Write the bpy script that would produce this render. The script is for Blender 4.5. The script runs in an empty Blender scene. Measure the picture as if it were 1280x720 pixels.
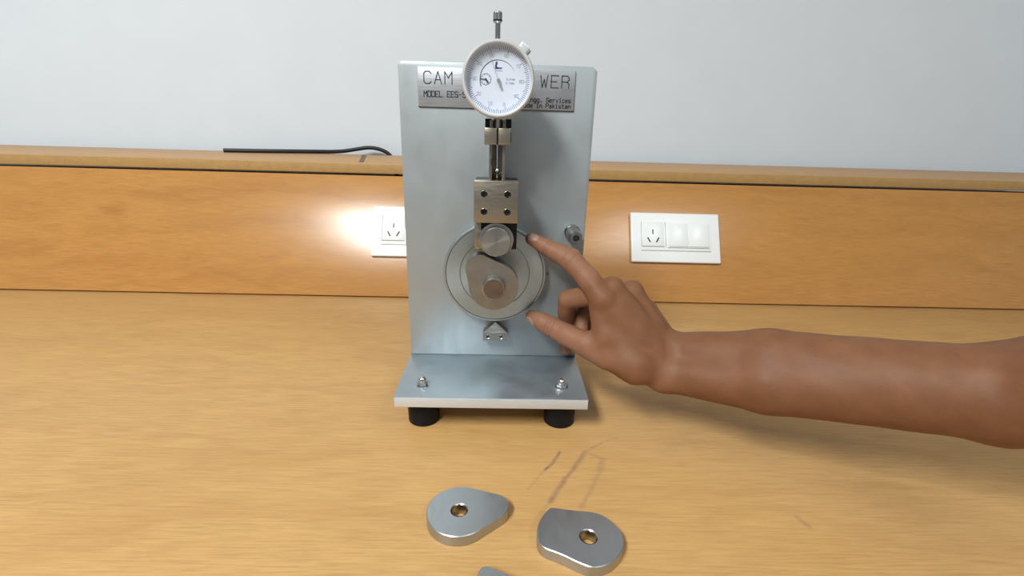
import bpy, bmesh, math, random
import numpy as np
from mathutils import Vector, Matrix

random.seed(4)
S = bpy.context.scene
COL = S.collection

# ------------------------------------------------------------------ camera
cam_d = bpy.data.cameras.new('camera')
cam_d.sensor_width = 36.0
cam_d.lens = 583.5 / 1280 * 36.0
cam_d.clip_start = 0.01
cam_o = bpy.data.objects.new('camera', cam_d)
COL.objects.link(cam_o)
CR = (0.9994721, -0.0172978, 0.0275003)
CU = (-0.0204949, 0.3210835, 0.9468291)
CF = (0.0252080, 0.9468929, -0.3205595)
M4 = Matrix.Identity(4)
for i in range(3):
    M4[i][0], M4[i][1], M4[i][2] = CR[i], CU[i], -CF[i]
    M4[i][3] = (0.0065897, -0.5131161, 0.2605948)[i]
cam_o.matrix_world = M4
S.camera = cam_o

# ------------------------------------------------------------------ world, lamps, exposure
W = bpy.data.worlds.new('room_light')
S.world = W
W.use_nodes = True
W.node_tree.nodes['Background'].inputs[0].default_value = (0.86, 0.93, 1.0, 1)
W.node_tree.nodes['Background'].inputs[1].default_value = 0.24


def area(name, loc, target, sx, sy, watts, col):
    d = bpy.data.lights.new(name, 'AREA')
    d.shape = 'RECTANGLE'
    d.size, d.size_y, d.energy, d.color = sx, sy, watts, col
    o = bpy.data.objects.new(name, d)
    o.location = loc
    o.rotation_euler = (Vector(target) - Vector(loc)).to_track_quat('-Z', 'Y').to_euler()
    COL.objects.link(o)


# left ceiling fluorescent, and an added unseen fill lamp on the right
area('ceiling_lamp_left', (-1.08, -1.72, 2.03), (-1.08, -1.72, 0), 0.42, 1.3, 108, (0.955, 1.0, 0.995))
area('fill_lamp_right', (1.3, -1.6, 2.03), (1.3, -1.6, 0), 0.7, 1.3, 20, (0.955, 1.0, 0.995))
S.view_settings.view_transform = 'Standard'
S.view_settings.look = 'None'
S.view_settings.gamma = 1
S.view_settings.exposure = 0.14
S.cycles.use_denoising = True

# ------------------------------------------------------------------ helpers
TABLE_Z = -0.0436


def tag(o, label=None, cat=None, group=None, kind=None):
    if label: o['label'] = label
    if cat: o['category'] = cat
    if group: o['group'] = group
    if kind: o['kind'] = kind
    return o


def empty(name, loc=(0, 0, 0), rot=(0, 0, 0)):
    o = bpy.data.objects.new(name, None)
    o.empty_display_size = 0.02
    o.location = loc
    o.rotation_euler = rot
    COL.objects.link(o)
    return o


def link(name, bm, mat, parent=None, smooth=35, mw=None):
    me = bpy.data.meshes.new(name)
    bmesh.ops.recalc_face_normals(bm, faces=bm.faces)
    bm.to_mesh(me)
    bm.free()
    if mat: me.materials.append(mat)
    if smooth:
        me.polygons.foreach_set('use_smooth', [True] * len(me.polygons))
        me.set_sharp_from_angle(angle=math.radians(smooth))
    o = bpy.data.objects.new(name, me)
    COL.objects.link(o)
    if parent: o.parent = parent
    return o


def bm_new():
    return bmesh.new()


def box(bm, x0, x1, y0, y1, z0, z1, bev=0.0, seg=2):
    r = bmesh.ops.create_cube(bm, size=1)
    vs = r['verts']
    for v in vs:
        v.co = Vector(((x0 + x1) / 2 + v.co.x * (x1 - x0), (y0 + y1) / 2 + v.co.y * (y1 - y0), (z0 + z1) / 2 + v.co.z * (z1 - z0)))
    if bev:
        es = list({e for v in vs for e in v.link_edges})
        bmesh.ops.bevel(bm, geom=es, offset=bev, segments=seg, affect='EDGES', profile=0.5)
    return bm


def lathe(bm, prof, c, axis='y', n=48, rot=0.0):
    """prof: list of (radius, along). axis y: along = y; axis z: along = z. c = the two other coords."""
    rings = []
    for r, a in prof:
        ring = []
        if r < 1e-7:
            p = (c[0], a, c[1]) if axis == 'y' else (c[0], c[1], a)
            ring = [bm.verts.new(p)]
        else:
            for k in range(n):
                t = 2 * math.pi * k / n + rot
                u, w = r * math.cos(t), r * math.sin(t)
                p = (c[0] + u, a, c[1] + w) if axis == 'y' else (c[0] + u, c[1] + w, a)
                ring.append(bm.verts.new(p))
        rings.append(ring)
    for A, B in zip(rings, rings[1:]):
        if len(A) == 1 and len(B) == 1: continue
        for k in range(n):
            k2 = (k + 1) % n
            if len(A) == 1: bm.faces.new((A[0], B[k], B[k2]))
            elif len(B) == 1: bm.faces.new((A[k], B[0], A[k2]))
            else: bm.faces.new((A[k], B[k], B[k2], A[k2]))
    return bm


def prism(bm, pts, a0, a1, axis='y', bev=0.0, seg=2):
    """outline pts extruded from a0 to a1 along axis (y: pts are x,z; z: pts are x,y); bevels the rim edges."""
    def P(p, a): return (p[0], a, p[1]) if axis == 'y' else (p[0], p[1], a)
    A = [bm.verts.new(P(p, a0)) for p in pts]
    B = [bm.verts.new(P(p, a1)) for p in pts]
    fa = bm.faces.new(A)
    fb = bm.faces.new(B[::-1])
    n = len(pts)
    for k in range(n):
        bm.faces.new((A[k], B[k], B[(k + 1) % n], A[(k + 1) % n]))
    if bev:
        es = list(fa.edges) + list(fb.edges)
        bmesh.ops.bevel(bm, geom=es, offset=bev, segments=seg, affect='EDGES', profile=0.5)
    return bm


def ring_prism(bm, outer, inner, z0, z1, bev):
    """outline with a hole (both loops same length), extruded along z with small chamfers."""
    n = len(outer)
    oc = Vector((sum(p[0] for p in inner) / n, sum(p[1] for p in inner) / n))
    def off(loop, d):
        out = []
        for k in range(n):
            a, b = Vector(loop[k - 1]), Vector(loop[(k + 1) % n])
            t = (b - a).normalized()
            out.append(Vector(loop[k]) + Vector((-t.y, t.x)) * d)
        return out
    sgn = 1 if sum(outer[k][0] * outer[(k + 1) % n][1] - outer[(k + 1) % n][0] * outer[k][1] for k in range(n)) > 0 else -1
    lo = [(outer, z0 + bev), (outer, z1 - bev), (off(outer, bev * sgn), z1), (off(inner, -bev * 1.6 * sgn), z1),
          (inner, z1 - bev * 1.6), (inner, z0), (off(outer, bev * sgn), z0)]
    R = [[bm.verts.new((p[0], p[1], z)) for p in l] for l, z in lo]
    for i in range(len(R)):
        A, B = R[i], R[(i + 1) % len(R)]
        for k in range(n):
            k2 = (k + 1) % n
            bm.faces.new((A[k], A[k2], B[k2], B[k]))
    return bm


def tube(bm, pts, r, n=12):
    """round tube along a smooth polyline"""
    P = [Vector(p) for p in pts]
    for _ in range(3):
        Q = [P[0]]
        for a, b in zip(P, P[1:]): Q += [a * .75 + b * .25, a * .25 + b * .75]
        P = Q + [P[-1]]
    rings = []
    for i, p in enumerate(P):
        t = (P[min(i + 1, len(P) - 1)] - P[max(i - 1, 0)]).normalized()
        s = t.orthogonal() if i == 0 else (s - t * s.dot(t))
        s.normalize()
        b = t.cross(s)
        rings.append([bm.verts.new(p + (s * math.cos(2 * math.pi * k / n) + b * math.sin(2 * math.pi * k / n)) * r) for k in range(n)])
    for A, B in zip(rings, rings[1:]):
        for k in range(n): bm.faces.new((A[k], A[(k + 1) % n], B[(k + 1) % n], B[k]))
    bm.faces.new(rings[0]); bm.faces.new(rings[-1])
    return bm


# single-stroke engraving font on a 4 x 6 cell
FONT = {
    'C': [[(4, 5), (3, 6), (1, 6), (0, 5), (0, 1), (1, 0), (3, 0), (4, 1)]],
    'A': [[(0, 0), (2, 6), (4, 0)], [(.8, 2), (3.2, 2)]],
    'M': [[(0, 0), (0, 6), (2, 3), (4, 6), (4, 0)]],
    'F': [[(0, 0), (0, 6), (4, 6)], [(0, 3), (3, 3)]],
    'O': [[(1, 0), (0, 1), (0, 5), (1, 6), (3, 6), (4, 5), (4, 1), (3, 0), (1, 0)]],
    'L': [[(0, 6), (0, 0), (4, 0)]],
    'W': [[(0, 6), (1, 0), (2, 4), (3, 0), (4, 6)]],
    'E': [[(4, 0), (0, 0), (0, 6), (4, 6)], [(0, 3), (3, 3)]],
    'R': [[(0, 0), (0, 6), (3, 6), (4, 5), (4, 4), (3, 3), (0, 3)], [(3, 3), (4, 2), (4, 0)]],
    'D': [[(0, 0), (0, 6), (3, 6), (4, 5), (4, 1), (3, 0), (0, 0)]],
    'S': [[(0, 1), (1, 0), (3, 0), (4, 1), (4, 2), (3, 3), (1, 3), (0, 4), (0, 5), (1, 6), (3, 6), (4, 5)]],
    'P': [[(0, 0), (0, 6), (3, 6), (4, 5), (4, 4), (3, 3), (0, 3)]],
    '-': [[(.5, 3), (3.5, 3)]], '.': [[(1.6, 0), (2.4, 0), (2.4, .6), (1.6, .6), (1.6, 0)]],
    'n': [[(.3, 0), (.3, 4)], [(.3, 3), (1.3, 4), (2.7, 4), (3.7, 3), (3.7, 0)]],
    'g': [[(3.7, 4), (3.7, -1), (2.7, -2), (.6, -2)], [(3.7, 3), (2.7, 4), (1.3, 4), (.3, 3), (.3, 1), (1.3, 0), (2.7, 0), (3.7, 1)]],
    'e': [[(.3, 2), (3.7, 2), (3.7, 3), (2.7, 4), (1.3, 4), (.3, 3), (.3, 1), (1.3, 0), (3.3, 0)]],
    'r': [[(.6, 0), (.6, 4)], [(.6, 3), (1.6, 4), (3.4, 4)]],
    'v': [[(.3, 4), (2, 0), (3.7, 4)]],
    'i': [[(1, 4), (2, 4), (2, 0)], [(1, 0), (3, 0)], [(2, 5.4), (2, 6)]],
    'c': [[(3.7, 3.2), (2.7, 4), (1.3, 4), (.3, 3), (.3, 1), (1.3, 0), (2.7, 0), (3.7, .8)]],
    's': [[(.3, .5), (1.2, 0), (3, 0), (3.7, 1), (3, 2), (1, 2), (.3, 3), (1.2, 4), (3.4, 4)]],
    'd': [[(3.7, 6), (3.7, 0)], [(3.7, 3), (2.7, 4), (1.3, 4), (.3, 3), (.3, 1), (1.3, 0), (2.7, 0), (3.7, 1)]],
    'a': [[(.6, 4), (2.7, 4), (3.7, 3), (3.7, 0)], [(3.7, 2.3), (1.2, 2.3), (.3, 1.2), (1.2, 0), (2.7, 0), (3.7, .8)]],
    'k': [[(.5, 0), (.5, 6)], [(3.5, 4), (.5, 1.8)], [(1.6, 2.6), (3.7, 0)]],
    't': [[(1.5, 5.6), (1.5, 1), (2.4, 0), (3.4, 0)], [(.4, 4), (3.2, 4)]],
    'm': [[(0, 0), (0, 4), (1.2, 4), (2, 3.2), (2, 0)], [(2, 3.2), (2.8, 4), (4, 4), (4, 0)]],
    '0': [[(1, 0), (0, 1), (0, 5), (1, 6), (3, 6), (4, 5), (4, 1), (3, 0), (1, 0)]],
    '1': [[(.8, 4.8), (2, 6), (2, 0)]],
    '2': [[(0, 5), (1, 6), (3, 6), (4, 5), (4, 4), (0, 0), (4, 0)]],
    '3': [[(0, 5.2), (1, 6), (3, 6), (4, 5), (4, 4), (3, 3), (1.5, 3)], [(3, 3), (4, 2), (4, 1), (3, 0), (1, 0), (0, .8)]],
    '4': [[(3, 0), (3, 6), (0, 2), (4, 2)]],
    '5': [[(4, 6), (0, 6), (0, 3.4), (3, 3.6), (4, 2.6), (4, 1), (3, 0), (0, 0)]],
    '6': [[(4, 5.4), (3, 6), (1, 6), (0, 5), (0, 1), (1, 0), (3, 0), (4, 1), (4, 2.4), (3, 3.2), (0, 3)]],
    '7': [[(0, 6), (4, 6), (1.4, 0)]],
    '8': [[(1, 3), (0, 4), (0, 5), (1, 6), (3, 6), (4, 5), (4, 4), (3, 3), (1, 3), (0, 2), (0, 1), (1, 0), (3, 0), (4, 1), (4, 2), (3, 3)]],
    '9': [[(0, .6), (1, 0), (3, 0), (4, 1), (4, 5), (3, 6), (1, 6), (0, 5), (0, 3.6), (1, 2.8), (4, 3)]],
}


def seg(bm, a, b, w, y, d=0.00012):
    a, b = Vector(a), Vector(b)
    t = (b - a)
    if t.length < 1e-9: return
    t.normalize()
    nn = Vector((-t.y, t.x)) * w / 2
    e = t * w / 2
    q = [a - e + nn, a - e - nn, b + e - nn, b + e + nn]
    F_ = [bm.verts.new((p.x, y - d, p.y)) for p in q]
    G = [bm.verts.new((p.x, y + d, p.y)) for p in q]
    bm.faces.new(F_); bm.faces.new(G[::-1])
    for k in range(4): bm.faces.new((F_[k], G[k], G[(k + 1) % 4], F_[(k + 1) % 4]))


def text(bm, s, x, z, h, adv, wfac, lw, y, rot=0.0):
    """s starts with its lower left at (x, z); h = cap height; adv = advance per letter"""
    u, wv = Vector((math.cos(rot), math.sin(rot))), Vector((-math.sin(rot), math.cos(rot)))
    for i, ch in enumerate(s):
        for pl in FONT.get(ch, []):
            pp = [Vector((x, z)) + u * (i * adv + p[0] / 4 * h * wfac) + wv * (p[1] / 6 * h) for p in pl]
            for a, b in zip(pp, pp[1:]): seg(bm, a, b, lw, y)


# ------------------------------------------------------------------ materials
class NT:
    def __init__(self, name):
        self.m = bpy.data.materials.new(name)
        self.m.use_nodes = True
        self.t = self.m.node_tree
        self.b = self.t.nodes['Principled BSDF']

    def n(self, typ, **kw):
        nd = self.t.nodes.new(typ)
        for k, v in kw.items():
            if k.startswith('i_'):
                nd.inputs[int(k[2:]) if k[2:].isdigit() else k[2:].replace('_', ' ')].default_value = v
            else: setattr(nd, k, v)
        return nd

    def l(self, a, b): self.t.links.new(a, b)

    def obj(self, scale=(1, 1, 1), rot=(0, 0, 0)):
        tc = self.n('ShaderNodeTexCoord')
        mp = self.n('ShaderNodeMapping')
        mp.inputs['Scale'].default_value = scale
        mp.inputs['Rotation'].default_value = rot
        self.l(tc.outputs['Object'], mp.inputs[0])
        return mp.outputs[0]

    def noise(self, vec, scale, detail=4, rough=.55, dist=0.0):
        nd = self.n('ShaderNodeTexNoise')
        nd.inputs['Scale'].default_value = scale
        nd.inputs['Detail'].default_value = detail
        nd.inputs['Roughness'].default_value = rough
        nd.inputs['Distortion'].default_value = dist
        self.l(vec, nd.inputs['Vector'])
        return nd.outputs['Fac']

    def ramp(self, fac, stops):
        nd = self.n('ShaderNodeValToRGB')
        el = nd.color_ramp.elements
        while len(el) < len(stops): el.new(.5)
        for e, (p, c) in zip(el, stops):
            e.position = p
            e.color = (*c, 1) if len(c) == 3 else c
        self.l(fac, nd.inputs[0])
        return nd.outputs[0]

    def mrange(self, v, a, b, c, d, smooth=False):
        nd = self.n('ShaderNodeMapRange')
        if smooth: nd.interpolation_type = 'SMOOTHSTEP'
        for i, x in zip((1, 2, 3, 4), (a, b, c, d)): nd.inputs[i].default_value = x
        self.l(v, nd.inputs[0])
        return nd.outputs[0]

    def math(self, op, a, b=None, clamp=False):
        nd = self.n('ShaderNodeMath', operation=op, use_clamp=clamp)
        for i, x in enumerate((a, b)):
            if x is None: continue
            if isinstance(x, (int, float)): nd.inputs[i].default_value = x
            else: self.l(x, nd.inputs[i])
        return nd.outputs[0]

    def mix(self, fac, a, b, blend='MIX'):
        nd = self.n('ShaderNodeMix', data_type='RGBA', blend_type=blend)
        for i, x in ((0, fac), (6, a), (7, b)):
            if isinstance(x, (int, float)): nd.inputs[i].default_value = x
            elif isinstance(x, tuple): nd.inputs[i].default_value = (*x, 1)
            else: self.l(x, nd.inputs[i])
        return nd.outputs[2]

    def bump(self, h, strength, dist):
        nd = self.n('ShaderNodeBump')
        nd.inputs['Strength'].default_value = strength
        nd.inputs['Distance'].default_value = dist
        self.l(h, nd.inputs['Height'])
        self.l(nd.outputs[0], self.b.inputs['Normal'])

    def set(self, **kw):
        for k, v in kw.items():
            inp = self.b.inputs[k.replace('_', ' ')]
            if isinstance(v, tuple): inp.default_value = (*v, 1)
            elif isinstance(v, (int, float)): inp.default_value = v
            else: self.l(v, inp)
        return self.m


def metal(name, c, rough, stretch=(1, 1, 1), scale=60, var=.12, met=1.0, bump=.15, big=0.0, tint=None):
    k = NT(name)
    v = k.obj(stretch)
    f = k.noise(v, scale, 5, .6)
    lo = tuple(x * (1 - var) for x in c)
    hi = tuple(min(1, x * (1 + var)) for x in c)
    col = k.ramp(f, [(.3, lo), (.7, hi)])
    if big:
        g = k.noise(k.obj(), 14, 3, .5)
        col = k.mix(k.mrange(g, .4, .7, 0, big), col, tint or tuple(x * .6 for x in c))
    k.bump(f, bump, .0003)
    return k.set(Base_Color=col, Metallic=met, Roughness=k.mrange(f, .3, .7, rough * .85, rough * 1.2))


def plain(name, c, rough, met=0.0, var=.06, scale=80, bump=.05):
    k = NT(name)
    f = k.noise(k.obj(), scale, 3)
    k.bump(f, bump, .0004)
    return k.set(Base_Color=k.ramp(f, [(.3, tuple(x * (1 - var) for x in c)), (.7, tuple(min(1, x * (1 + var)) for x in c))]), Roughness=rough, Metallic=met)


def wood(name, base, dark, rough, rot=(0, 0, 0), smears=None, spec=.5):
    k = NT(name)
    v = k.obj((1.1, 16, 16), rot)
    warp = k.noise(k.obj((1, 3, 3), rot), 3.0, 3, .5)
    wv = k.n('ShaderNodeVectorMath', operation='MULTIPLY_ADD')
    k.l(warp, wv.inputs[0]); wv.inputs[1].default_value = (0, 2.2, 2.2); k.l(v, wv.inputs[2])
    g1 = k.noise(wv.outputs[0], 2.2, 5, .6)
    v2 = k.obj((7, 160, 160), rot)
    g2 = k.noise(v2, 3.5, 4, .65)
    g3 = k.noise(k.obj((1, 1.5, 1.5), rot), 2.0, 3)
    col = k.ramp(g1, [(.25, dark), (.5, base), (.8, tuple(min(1, x * 1.12) for x in base))])
    col = k.mix(k.mrange(g2, .42, .66, 0, .55), col, tuple(x * .72 for x in dark))
    col = k.mix(k.mrange(g3, .35, .7, 0, .3), col, tuple(x * 1.1 for x in base))
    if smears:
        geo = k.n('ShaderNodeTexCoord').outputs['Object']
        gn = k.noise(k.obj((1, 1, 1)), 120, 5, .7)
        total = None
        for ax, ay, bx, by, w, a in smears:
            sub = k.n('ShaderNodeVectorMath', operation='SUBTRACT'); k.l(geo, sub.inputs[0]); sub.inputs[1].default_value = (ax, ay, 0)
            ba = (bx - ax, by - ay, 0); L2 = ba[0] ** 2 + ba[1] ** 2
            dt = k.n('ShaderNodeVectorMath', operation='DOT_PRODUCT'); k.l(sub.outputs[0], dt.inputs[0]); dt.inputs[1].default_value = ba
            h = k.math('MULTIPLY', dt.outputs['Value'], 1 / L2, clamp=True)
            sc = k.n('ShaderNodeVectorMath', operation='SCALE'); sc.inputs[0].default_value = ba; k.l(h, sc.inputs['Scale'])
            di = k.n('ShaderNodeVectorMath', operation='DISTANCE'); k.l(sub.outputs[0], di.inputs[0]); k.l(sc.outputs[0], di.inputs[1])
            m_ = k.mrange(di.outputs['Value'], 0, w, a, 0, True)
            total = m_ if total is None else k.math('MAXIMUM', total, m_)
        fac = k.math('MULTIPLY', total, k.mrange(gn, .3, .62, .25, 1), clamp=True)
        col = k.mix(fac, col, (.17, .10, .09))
    k.bump(g2, .12, .0004)
    return k.set(Base_Color=col, Roughness=k.mrange(g2, .3, .7, rough * .9, rough * 1.15), Specular_IOR_Level=spec)


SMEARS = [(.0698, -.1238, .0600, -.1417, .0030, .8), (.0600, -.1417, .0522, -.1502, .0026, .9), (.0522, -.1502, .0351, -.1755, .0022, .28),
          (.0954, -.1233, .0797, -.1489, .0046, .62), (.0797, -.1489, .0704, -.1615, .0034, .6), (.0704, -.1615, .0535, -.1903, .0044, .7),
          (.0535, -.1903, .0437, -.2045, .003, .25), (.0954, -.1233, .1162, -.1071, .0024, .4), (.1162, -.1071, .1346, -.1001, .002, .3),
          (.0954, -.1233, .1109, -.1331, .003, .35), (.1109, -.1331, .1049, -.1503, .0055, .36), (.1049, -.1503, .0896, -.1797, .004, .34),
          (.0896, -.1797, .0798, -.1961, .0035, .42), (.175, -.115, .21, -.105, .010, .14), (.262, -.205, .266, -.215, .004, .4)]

M = {}
M['table'] = wood('beech_laminate_top', (.52, .302, .112), (.44, .235, .08), .45, smears=SMEARS)
M['panel'] = wood('beech_laminate_panel', (.50, .235, .058), (.41, .175, .038), .25, spec=.85)
M['ledge'] = wood('beech_laminate_ledge', (.52, .28, .09), (.42, .2, .055), .45)
M['edge'] = plain('wood_edge_band', (.43, .26, .095), .45, var=.08)
M['joint'] = plain('dark_joint', (.03, .008, .004), .7)
M['wall'] = plain('white_painted_wall', (.745, .795, .85), .75, var=.015, scale=9)
M['floor'] = plain('grey_floor_tile', (.36, .34, .31), .5, scale=6)
M['ceiling'] = plain('white_ceiling', (.8, .8, .78), .8, scale=6)
M['plastic'] = plain('white_socket_plastic', (.83, .85, .85), .28, var=.01)
M['dark'] = plain('black_slot', (.008, .008, .009), .6)
M['rubber'] = plain('black_rubber', (.009, .009, .011), .42)
M['rubber'].node_tree.nodes['Principled BSDF'].inputs['Specular IOR Level'].default_value = .15
M['cable'] = plain('black_cable', (.008, .008, .01), .45)
M['plate'] = metal('satin_zinc_plate', (.385, .42, .435), .48, (1.6, 1.6, 1), 18, .025, .55, .02, .3, (.33, .335, .33))
M['base'] = metal('satin_zinc_base', (.43, .495, .545), .44, (1, 1.6, 1.6), 34, .06, .86, .03, .6, (.38, .42, .45))
M['edgemetal'] = metal('bright_front_edge', (.66, .69, .71), .4, (1, 8, 8), 80, .05, .45)
M['nameplate'] = metal('etched_nameplate_metal', (.46, .465, .48), .42, (1, 1, 12), 50, .04, .8, .06)
M['nickel'] = metal('warm_nickel_block', (.385, .335, .265), .36, (1, 1, 12), 70, .07, 1.0)
M['steel'] = metal('turned_steel', (.50, .48, .455), .24, (1, 1, 1), 120, .06, 1.0)
M['camsteel'] = metal('milled_cam_steel', (.44, .46, .48), .36, (3, 1, 1), 60, .05, .95, .05, .3, (.40, .42, .45))
M['chrome'] = metal('polished_steel', (.72, .71, .69), .14, var=.04)
M['bore'] = metal('reamed_bore', (.36, .33, .29), .22, var=.06)
M['grip'] = metal('knurled_steel', (.27, .28, .28), .45, var=.1)
M['disc'] = metal('dull_alloy_disc', (.45, .50, .52), .40, (1, 1, 1), 90, .08, .9, .15)
M['disc_rim'] = metal('bright_disc_rim', (.55, .59, .60), .36, (1, 1, 1), 90, .08, .9, .15)
M['shaft_end'] = metal('shaft_end_brown_reflection', (.17, .115, .085), .5, var=.12, met=.7)
M['blackox_shade'] = metal('black_oxide_and_shade', (.012, .012, .013), .4, var=.2, met=.6)
M['ink_and_shade'] = plain('engraved_fill_and_edge_shade', (.012, .014, .022), .6)
M['tick'] = plain('grey_print', (.20, .22, .30), .6)
M['numeral'] = plain('pale_grey_print', (.40, .42, .50), .6)
M['rimline'] = plain('scribed_line_and_shade', (.12, .13, .13), .5, met=.5)
M['blue'] = plain('navy_print', (.015, .025, .16), .5)
M['dialface'] = plain('white_dial_card', (.74, .785, .89), .5, var=.01)
M['bezel'] = metal('satin_aluminium_bezel', (.70, .71, .715), .42, var=.03, met=.45)
M['pale'] = plain('pale_pointer', (.5, .5, .5), .35, met=.6)
k = NT('clear_dial_glass')
tr = k.n('ShaderNodeBsdfTransparent'); gl = k.n('ShaderNodeBsdfGlossy'); gl.inputs['Roughness'].default_value = .05
fr = k.n('ShaderNodeLayerWeight'); fr.inputs[0].default_value = .5
nz = k.noise(k.obj(), 40); mx = k.n('ShaderNodeMixShader')
k.l(k.math('ADD', k.math('MULTIPLY', k.math('POWER', fr.outputs['Facing'], 5.0), .9), k.mrange(nz, 0, 1, .035, .045)), mx.inputs[0]); k.l(tr.outputs[0], mx.inputs[1]); k.l(gl.outputs[0], mx.inputs[2])
k.l(mx.outputs[0], k.t.nodes['Material Output'].inputs[0])
M['glass'] = k.m

# turned faces with a radial sweep of reflection
def turned(name, c, rough, an=.75):
    k = NT(name)
    tg = k.n('ShaderNodeTangent', direction_type='RADIAL', axis='Y')
    f = k.noise(k.obj((1, 1, 1)), 150, 3)
    k.l(tg.outputs[0], k.b.inputs['Tangent'])
    return k.set(Base_Color=k.ramp(f, [(.3, tuple(x * .93 for x in c)), (.7, c)]), Metallic=1.0, Roughness=rough, Anisotropic=an)
M['turned'] = turned('lathe_turned_steel', (.50, .46, .41), .28)
M['disc_turned'] = turned('lathe_turned_disc', (.50, .565, .59), .42, .5)

# skin
k = NT('brown_skin')
at = k.n('ShaderNodeAttribute', attribute_name='flush_lit')
fl = at.outputs['Fac']
fo = k.n('ShaderNodeAttribute', attribute_name='fold').outputs['Fac']
n1 = k.noise(k.obj(), 55, 5, .6)
n2 = k.noise(k.obj(), 420, 4, .65)
vor = k.n('ShaderNodeTexVoronoi', feature='DISTANCE_TO_EDGE'); vor.inputs['Scale'].default_value = 900
k.l(k.obj(), vor.inputs['Vector'])
col = k.ramp(n1, [(.25, (.165, .066, .027)), (.55, (.197, .082, .035)), (.8, (.232, .101, .046))])
col = k.mix(k.math('MULTIPLY', fl, .75, clamp=True), col, (.40, .205, .132))
col = k.mix(k.math('MULTIPLY', fo, .55, clamp=True), col, (.10, .038, .022))
col = k.mix(k.mrange(n2, .45, .75, 0, .28), col, (.20, .088, .052))
k.bump(k.math('ADD', k.math('MULTIPLY', k.math('MINIMUM', vor.outputs['Distance'], .25), 1.4), k.math('MULTIPLY', n2, .8)), .17, .0005)
M['skin'] = k.set(Base_Color=col, Roughness=.56, Specular_IOR_Level=.33, Subsurface_Weight=.10, Subsurface_Scale=.004)
k.b.inputs['Subsurface Radius'].default_value = (1, .35, .2)
k = NT('fingernail')
f = k.noise(k.obj((1, 1, 1)), 90)
M['nail'] = k.set(Base_Color=k.ramp(f, [(.3, (.37, .215, .155)), (.7, (.44, .265, .195))]), Roughness=.45)

# ------------------------------------------------------------------ room
FLOOR_Z = TABLE_Z - .75
b = bm_new(); box(b, -6, 6, -3.4, 1.0, FLOOR_Z - .05, FLOOR_Z); tag(link('floor', b, M['floor'], smooth=0), kind='structure')
b = bm_new(); box(b, -6, 6, -3.4, .775, 2.05, 2.1); tag(link('ceiling', b, M['ceiling'], smooth=0), kind='structure')
b = bm_new(); box(b, -6, 6, .775, .9, FLOOR_Z, 2.1); tag(link('wall_back', b, M['wall'], smooth=0), kind='structure')

# ------------------------------------------------------------------ bench with sloping socket panel and ledge
bench = tag(empty('workbench', (0, 0, TABLE_Z)), 'wooden workbench with sloped socket panel and ledge along the wall', 'workbench')


def bpart(name, bm, mat, smooth=30):
    o = link(name, bm, mat, bench, smooth)
    return o


LEAN = math.radians(27.8)
BY = .3108
b = bm_new(); box(b, -1.35, 1.4, -.46, .74, -.03, 0, .0015); bpart('tabletop', b, M['table'])
panel_o = bpart('socket_panel', box(bm_new(), -1.35, 1.4, 0, .018, .0035, .2405, .0008), M['panel'])
panel_o.location = (0, BY, 0); panel_o.rotation_euler = (-LEAN, 0, 0)
b = bm_new(); box(b, -1.35, 1.4, .006, .022, 0, .245)
jo = bpart('panel_backing', b, M['joint']); jo.location = (0, BY, 0); jo.rotation_euler = (-LEAN, 0, 0)
YT = .4241
b = bm_new(); box(b, -1.35, 1.4, YT + .0015, .728, .2172, .2344, .0008); bpart('ledge', b, M['ledge'])
b = bm_new(); box(b, -1.35, 1.4, YT - .0012, YT + .0013, .2168, .2347, .0006); bpart('edge_band', b, M['edge'])
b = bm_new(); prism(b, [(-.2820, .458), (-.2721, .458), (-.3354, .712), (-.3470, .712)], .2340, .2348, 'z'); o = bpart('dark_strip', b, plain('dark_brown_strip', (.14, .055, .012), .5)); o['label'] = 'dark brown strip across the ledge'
for sx in (-1.32, 1.34):
    b = bm_new(); box(b, sx - .02, sx + .02, -.42, .72, -.75, -.03, .001); bpart('side_panel', b, M['panel'])


# ------------------------------------------------------------------ wall sockets on the sloping panel
def socket(x0, label):
    """x0 = left edge; built in panel coordinates, origin at the plate's lower left corner"""
    r = empty('wall_socket', (0, 0, 0))
    up = Vector((0, math.sin(LEAN), math.cos(LEAN)))
    r.location = Vector((x0, BY, TABLE_Z)) + up * .0786
    r.rotation_euler = (-LEAN, 0, 0)
    tag(r, label, 'socket', 'white socket plates on the sloped panel')
    b = bm_new(); box(b, 0, .172, -.0085, 0, 0, .0978, .0022, 3); link('face_plate', b, M['plastic'], r)
    b = bm_new(); box(b, .0185, .1535, -.0097, -.008, .0225, .0800, .0008)
    link('inner_frame', b, M['plastic'], r)
    b = bm_new(); box(b, .0200, .0625, -.0110, -.009, .0305, .0790, .0008); ins = link('socket_insert', b, M['plastic'], r)
    b = bm_new()
    seg(b, (.0411, .0553), (.0411, .0622), .0022, -.0111)
    seg(b, (.0312, .0465), (.0352, .0393), .0024, -.0111)
    seg(b, (.0520, .0465), (.0480, .0393), .0024, -.0111)
    sl = link('socket_slots', b, M['dark'], ins, 0)
    b = bm_new(); box(b, .0700, .1500, -.0108, -.009, .0290, .0770, .0008); sw = link('switch_frame', b, M['plastic'], r)
    b = bm_new()
    for xa in (.0715, .1110):
        box(b, xa, xa + .0375, -.0125, -.0105, .0305, .0755, .0010)
    link('rocker', b, M['plastic'], sw)
    b = bm_new(); seg(b, (.0200, .0298), (.0630, .0298), .0007, -.0098); seg(b, (.0662, .030), (.0662, .078), .0007, -.0098)
    seg(b, (.0700, .0282), (.150, .0282), .0007, -.0098); seg(b, (.0192, .0222), (.1530, .0222), .0008, -.0086)
    seg(b, (.0192, .0300), (.0192, .079), .0006, -.0098)
    link('frame_gap', b, plain('grey_gap', (.22, .22, .22), .6), r, 0)
    return r


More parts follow.
